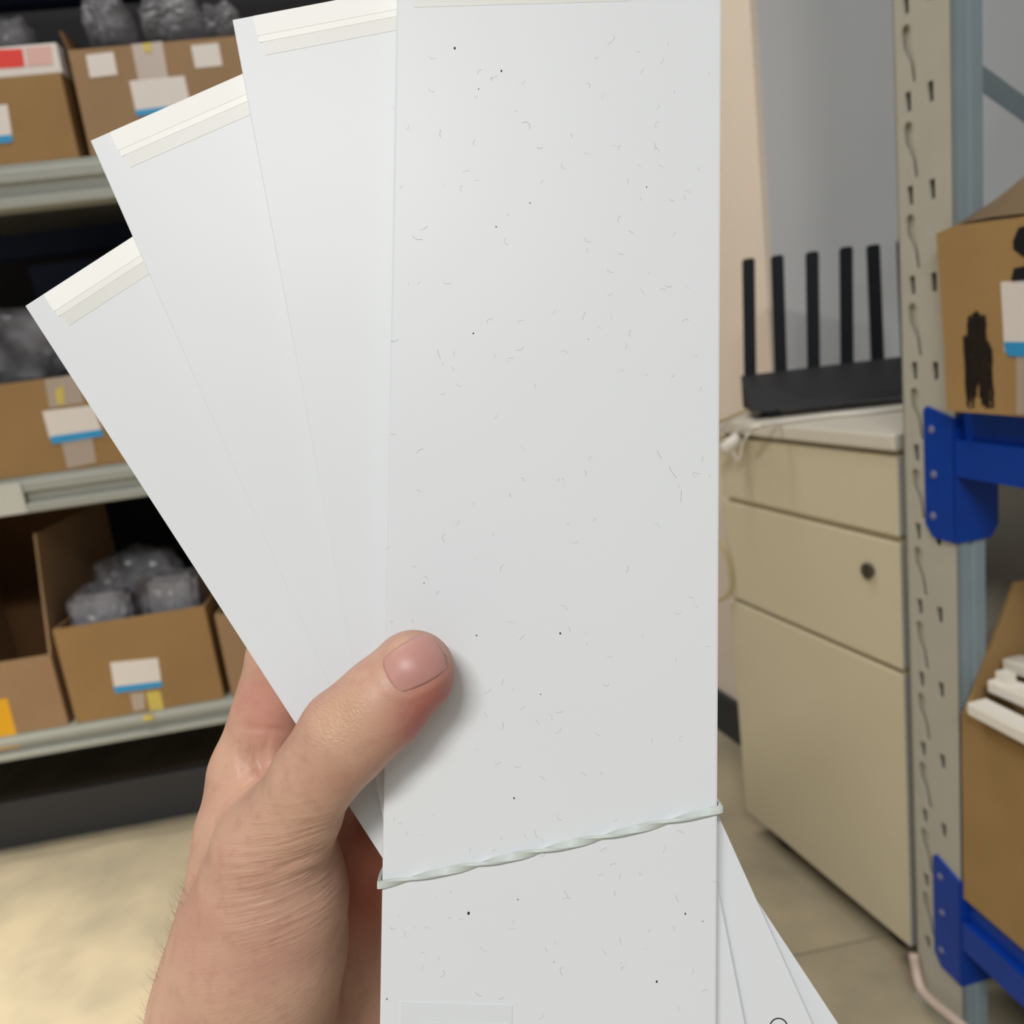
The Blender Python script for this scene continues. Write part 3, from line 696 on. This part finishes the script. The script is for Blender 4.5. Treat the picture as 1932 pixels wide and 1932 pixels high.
# surface nets
def surface_nets(G):
    S = G < 0; c = np.zeros((nx-1, ny-1, nz-1), np.int8)
    for dx in (0, 1):
        for dy in (0, 1):
            for dz in (0, 1): c += S[dx:nx-1+dx, dy:ny-1+dy, dz:nz-1+dz]
    act = (c > 0) & (c < 8); idx = -np.ones(act.shape, np.int64); ijk = np.argwhere(act); idx[act] = np.arange(len(ijk))
    acc = np.zeros((len(ijk), 3)); cnt = np.zeros(len(ijk))
    cor = [(a, b, c_) for a in (0, 1) for b in (0, 1) for c_ in (0, 1)]
    for a in cor:
        for ax in range(3):
            if a[ax]: continue
            b = list(a); b[ax] = 1
            ga = G[ijk[:, 0]+a[0], ijk[:, 1]+a[1], ijk[:, 2]+a[2]]; gb = G[ijk[:, 0]+b[0], ijk[:, 1]+b[1], ijk[:, 2]+b[2]]
            m_ = (ga < 0) != (gb < 0); t = np.where(m_, ga/np.where(ga == gb, 1, ga-gb), 0)
            p = np.tile(np.array(a, float), (len(ijk), 1)); p[:, ax] += t
            acc[m_] += p[m_]; cnt[m_] += 1
    V = lo+VX*(ijk+acc/cnt[:, None]); faces = []
    for ax in range(3):
        o1, o2 = [(1, 2), (2, 0), (0, 1)][ax]
        sl0 = [slice(1, -1)]*3; sl0[ax] = slice(0, -1); sl1 = [slice(1, -1)]*3; sl1[ax] = slice(1, None)
        s0, s1 = S[tuple(sl0)], S[tuple(sl1)]
        e_ = np.argwhere(s0 != s1); base = e_+1; base[:, ax] -= 1
        flip = s0[tuple(e_.T)]
        q = []
        for da, db in ((-1, -1), (0, -1), (0, 0), (-1, 0)):
            bb = base.copy(); bb[:, o1] += da; bb[:, o2] += db; q.append(idx[tuple(bb.T)])
        q = np.stack(q, 1); q[~flip] = q[~flip][:, ::-1]; faces.append(q)
    return V, np.vstack(faces)
HVv, HF = surface_nets(G)
def grad(P, e=.25):
    g = np.stack([sdf(P+np.eye(3)[i]*e)-sdf(P-np.eye(3)[i]*e) for i in range(3)], -1); return g/np.maximum(np.linalg.norm(g, axis=-1, keepdims=True), 1e-6)
for _ in range(2): HVv = HVv-grad(HVv)*sdf(HVv)[:, None]*.9
# hollow for the nail bed and the creases that are large enough to be shape
nrm = grad(HVv)
NC = np.array([783., 1251.]); ax_ = np.array([.875, -.484]); pe = np.array([.484, .875])
pxv = np.stack([966+F*HVv[:, 0]/-HVv[:, 2], 966-F*HVv[:, 1]/-HVv[:, 2]], 1)-NC
na, nb2 = pxv@ax_/60, pxv@pe/46; re_ = (np.abs(na)**3.2+np.abs(nb2)**3.2)**(1/3.2)
facing = np.clip(nrm[:, 2]*2, 0, 1)*(-HVv[:, 2] < 195)
fold = np.exp(-((re_-1.20)/.13)**2)*np.where(na > .75, .25, 1.)*.26 - np.exp(-(np.maximum(re_-.1, 0)/.86)**6)*.10
HVv = HVv+nrm*(fold*facing)[:, None]
# hollow and creases of the web between thumb and index finger, fold under the thumb joint
pxy = pxv+NC
def crease(x0, y0, x1, y1, wid, depth, dmin, dmax):
    a, b = np.array([x0, y0], float), np.array([x1, y1], float); ab = b-a; t = np.clip((pxy-a)@ab/(ab@ab), 0, 1)
    dist = np.linalg.norm(pxy-a-t[:, None]*ab, axis=1); z = -HVv[:, 2]
    return np.exp(-(dist/wid)**2)*depth*np.sin(np.pi*np.clip(t*.8+.1, 0, 1))*np.clip(nrm[:, 2]*2.5, 0, 1)*(z > dmin)*(z < dmax)
cut = np.zeros(len(HVv))
for c_ in ((478, 1405, 484, 1470, 20, 1.5, 200, 232), (449, 1405, 462, 1470, 6, .55, 200, 232), (470, 1392, 500, 1480, 6, .6, 200, 232), (505, 1385, 498, 1450, 6, .5, 200, 232), (455, 1372, 545, 1380, 7, .55, 200, 232),
           (520, 1640, 628, 1600, 7, .55, 175, 205), (500, 1668, 640, 1632, 6, .4, 175, 205), (560, 1700, 650, 1665, 6, .3, 175, 205), (540, 1618, 622, 1588, 5, .35, 175, 205)):
    cut += crease(*c_)
HVv = HVv-nrm*cut[:, None]
org = hp(455, 1905, .214)
hand_me = bpy.data.meshes.new('hand'); hand_me.from_pydata([tuple(v) for v in (HVv-org)/K], [], [tuple(int(i) for i in f) for f in HF]); hand_me.update()

def skin():
    m = bpy.data.materials.new('skin'); m.use_nodes = True; nt = m.node_tree; b = nt.nodes['Principled BSDF']; N_ = nt.nodes.new; L_ = nt.links.new
    tc = N_('ShaderNodeTexCoord')
    def noise(scale, detail=4, vec=None):
        n = N_('ShaderNodeTexNoise'); n.inputs['Scale'].default_value = scale; n.inputs['Detail'].default_value = detail; L_(vec or tc.outputs['Object'], n.inputs['Vector']); return n.outputs['Fac']
    def rng(x, a, b_, c=0., d=1.):
        r = N_('ShaderNodeMapRange'); r.interpolation_type = 'SMOOTHSTEP'; r.inputs[1].default_value = a; r.inputs[2].default_value = b_; r.inputs[3].default_value = c; r.inputs[4].default_value = d; L_(x, r.inputs[0]); return r.outputs[0]
    def blob(px, py, d, r0, r1):
        c = (hp(px, py, d)-org)/K; v = N_('ShaderNodeVectorMath'); v.operation = 'DISTANCE'; L_(tc.outputs['Object'], v.inputs[0]); v.inputs[1].default_value = tuple(c); return rng(v.outputs['Value'], r0, r1, 1., 0.)
    def mixc(f, A, B):
        x = N_('ShaderNodeMix'); x.data_type = 'RGBA'; L_(f, x.inputs['Factor'])
        for k_, v in (('A', A), ('B', B)):
            if isinstance(v, tuple): x.inputs[k_].default_value = v
            else: L_(v, x.inputs[k_])
        return x.outputs['Result']
    def mul(a, c):
        x = N_('ShaderNodeMath'); x.operation = 'MULTIPLY'; L_(a, x.inputs[0])
        if isinstance(c, float): x.inputs[1].default_value = c
        else: L_(c, x.inputs[1])
        return x.outputs[0]
    def add(a, c):
        x = N_('ShaderNodeMath'); x.operation = 'ADD'; L_(a, x.inputs[0]); L_(c, x.inputs[1]); return x.outputs[0]
    base = mixc(rng(noise(45, 3), .35, .68), srgb(204, 164, 140), srgb(195, 150, 130))
    base = mixc(mul(rng(noise(260, 3), .45, .75), .35), base, srgb(180, 130, 114))
    red = mixc(rng(noise(120, 3), .3, .7), srgb(182, 98, 90), srgb(176, 108, 100))
    base = mixc(mul(blob(822, 1345, .187, .004, .019), .95), base, red)           # rosy thumb pad, deepened to paint in the shade on its underside
    base = mixc(mul(blob(700, 1660, .235, .006, .030), .8), base, srgb(190, 112, 92))   # palm
    base = mixc(mul(blob(520, 1330, .215, .004, .016), .4), base, srgb(206, 132, 124))  # index side
    base = mixc(mul(blob(640, 1350, .178, .002, .009), .5), base, srgb(204, 164, 130))
    L_(base, b.inputs['Base Color'])
    b.inputs['Roughness'].default_value = .46; b.inputs['Specular IOR Level'].default_value = .40
    b.inputs['Subsurface Weight'].default_value = .18; b.inputs['Subsurface Radius'].default_value = (1.0, .35, .2); b.inputs['Subsurface Scale'].default_value = .0022
    # relief: stretched wrinkles, cross-hatched knuckle, pores
    def wrinkle(ang, sx, sy, scale):
        mp = N_('ShaderNodeMapping'); mp.inputs['Rotation'].default_value = (0, 0, math.radians(ang)); L_(tc.outputs['Object'], mp.inputs['Vector'])
        m2 = N_('ShaderNodeMapping'); m2.inputs['Scale'].default_value = (sx, sy, sx*1.2); L_(mp.outputs[0], m2.inputs['Vector']); return noise(scale, 3, m2.outputs[0])
    w1 = mul(rng(wrinkle(-12, 60, 620, 1.), .35, .65), blob(545, 1660, .185, .010, .026))
    w2 = mul(wrinkle(-16, 160, 1300, 1.), blob(520, 1800, .19, .014, .040))
    w3 = mul(wrinkle(-38, 900, 260, 1.), blob(770, 1400, .18, .006, .020))
    vo = N_('ShaderNodeTexVoronoi'); vo.feature = 'DISTANCE_TO_EDGE'; vo.inputs['Scale'].default_value = 1.
    vd = N_('ShaderNodeMapping'); vd.inputs['Rotation'].default_value = (0, 0, math.radians(35)); L_(tc.outputs['Object'], vd.inputs['Vector'])
    ve = N_('ShaderNodeMapping'); ve.inputs['Scale'].default_value = (520, 1150, 700); L_(vd.outputs[0], ve.inputs['Vector'])
    vf = N_('ShaderNodeTexNoise'); vf.inputs['Scale'].default_value = 350; L_(tc.outputs['Object'], vf.inputs['Vector'])
    vg = N_('ShaderNodeVectorMath'); vg.operation = 'MULTIPLY_ADD'; L_(vf.outputs['Color'], vg.inputs[0]); vg.inputs[1].default_value = (1.6, 1.6, 1.6); L_(ve.outputs[0], vg.inputs[2]); L_(vg.outputs[0], vo.inputs['Vector'])
    w4 = mul(rng(vo.outputs['Distance'], 0, .25), blob(625, 1350, .18, .003, .013))
    pores = mul(noise(1700, 2), .25)
    w5 = mul(wrinkle(12, 420, 90, 1.), blob(478, 1440, .212, .003, .012))
    hgt = add(add(add(mul(w1, .75), mul(w2, .5)), add(mul(w3, .45), mul(w4, .30))), add(pores, mul(w5, 1.2)))
    bp = N_('ShaderNodeBump'); bp.inputs['Strength'].default_value = .55; bp.inputs['Distance'].default_value = .0005; L_(hgt, bp.inputs['Height']); L_(bp.outputs[0], b.inputs['Normal'])
    return m
M_skin = skin()
hand = link('hand', hand_me, M_skin, None, True)
hand.matrix_world = CM @ Matrix.Translation(Vector(org/K))
tag(hand, 'bare left hand and wrist holding the fanned panels with the thumb in front', 'hand')
# thumb nail: a curved plate laid on the thumb surface
def surf(px, py, d0=.165):
    d = np.array([(px-966)/F, -(py-966)/F, -1.]); t = d0*K
    for _ in range(60):
        q = sdf((d*t)[None])[0]; t += q*.9
        if abs(q) < 1e-3: break
        if t > 260:          # missed the silhouette: nearest surface point to the ray
            ts = np.linspace(170, 230, 241); i = int(np.argmin(sdf(d*ts[:, None]))); P = d*ts[i]
            for _k in range(4): P = P-grad(P[None])[0]*sdf(P[None])[0]
            return P
    return d*t
bm = bmesh.new(); gu, gv = 17, 17; top_, bot_ = [], []
for i in range(gu):
    for j in range(gv):
        a = -1+2*i/(gu-1); b = -1+2*j/(gv-1)
        # square to superellipse
        e = .62; aa = a*math.sqrt(1-e*b*b/2*.9); bb = b*math.sqrt(1-e*a*a/2*.9)
        q = NC+ax_*aa*60+pe*bb*44*(1+.06*aa); P = surf(*q); n_ = grad(P[None])[0]
        edge = max(abs(a), abs(b)); h_ = .12*(1-edge**4)-.02
        top_.append(bm.verts.new((P+n_*h_-org)/K)); bot_.append(bm.verts.new((P-n_*.6-org)/K))
for i in range(gu-1):
    for j in range(gv-1):
        A = [i*gv+j, (i+1)*gv+j, (i+1)*gv+j+1, i*gv+j+1]; bm.faces.new([top_[k] for k in A]); bm.faces.new([bot_[k] for k in A[::-1]])
rim = [i*gv for i in range(gu)]+[(gu-1)*gv+j for j in range(1, gv)]+[i*gv+gv-1 for i in range(gu-2, -1, -1)]+[j for j in range(gv-2, 0, -1)]
for k in range(len(rim)): a, b = rim[k], rim[(k+1) % len(rim)]; bm.faces.new((top_[a], bot_[a], bot_[b], top_[b]))
M_nail = mat('nail', srgb(200, 150, 138), .40, nscale=160, col2=srgb(190, 138, 130), spec=.4)
nl = bm_obj('thumb_nail', bm, M_nail, hand, True); nl['label'] = 'glossy pink thumb nail'
# fine arm hair on the back of the wrist, rooted along the outer side
bm = bmesh.new(); rs = np.random.RandomState(3)
view = -HVv/np.linalg.norm(HVv, axis=1)[:, None]; pyv = 966-F*HVv[:, 1]/-HVv[:, 2]
cand = np.where((np.abs((nrm*view).sum(1)) < .16) & (nrm[:, 0] < -.5) & (pyv > 1650) & (pyv < 1990))[0]
for k in rs.choice(cand, 75, replace=False):
    P = HVv[k]; n_ = nrm[k]; dr = np.array([-.30, .80, .2])+rs.normal(size=3)*.28; L = rs.uniform(1.6, 3.8)
    pts = [(P-n_*.1+(dr*.8+n_*.35+np.array([0, .25*t, 0]))*L*t-org)/K for t in (0, .33, .66, 1)]
    tube_bm(bm, pts, .000028, 3, .00001)
hr = bm_obj('arm_hair', bm, M_hair, hand); hr['kind'] = 'stuff'; hr['label'] = 'fine dark hairs on the back of the wrist'
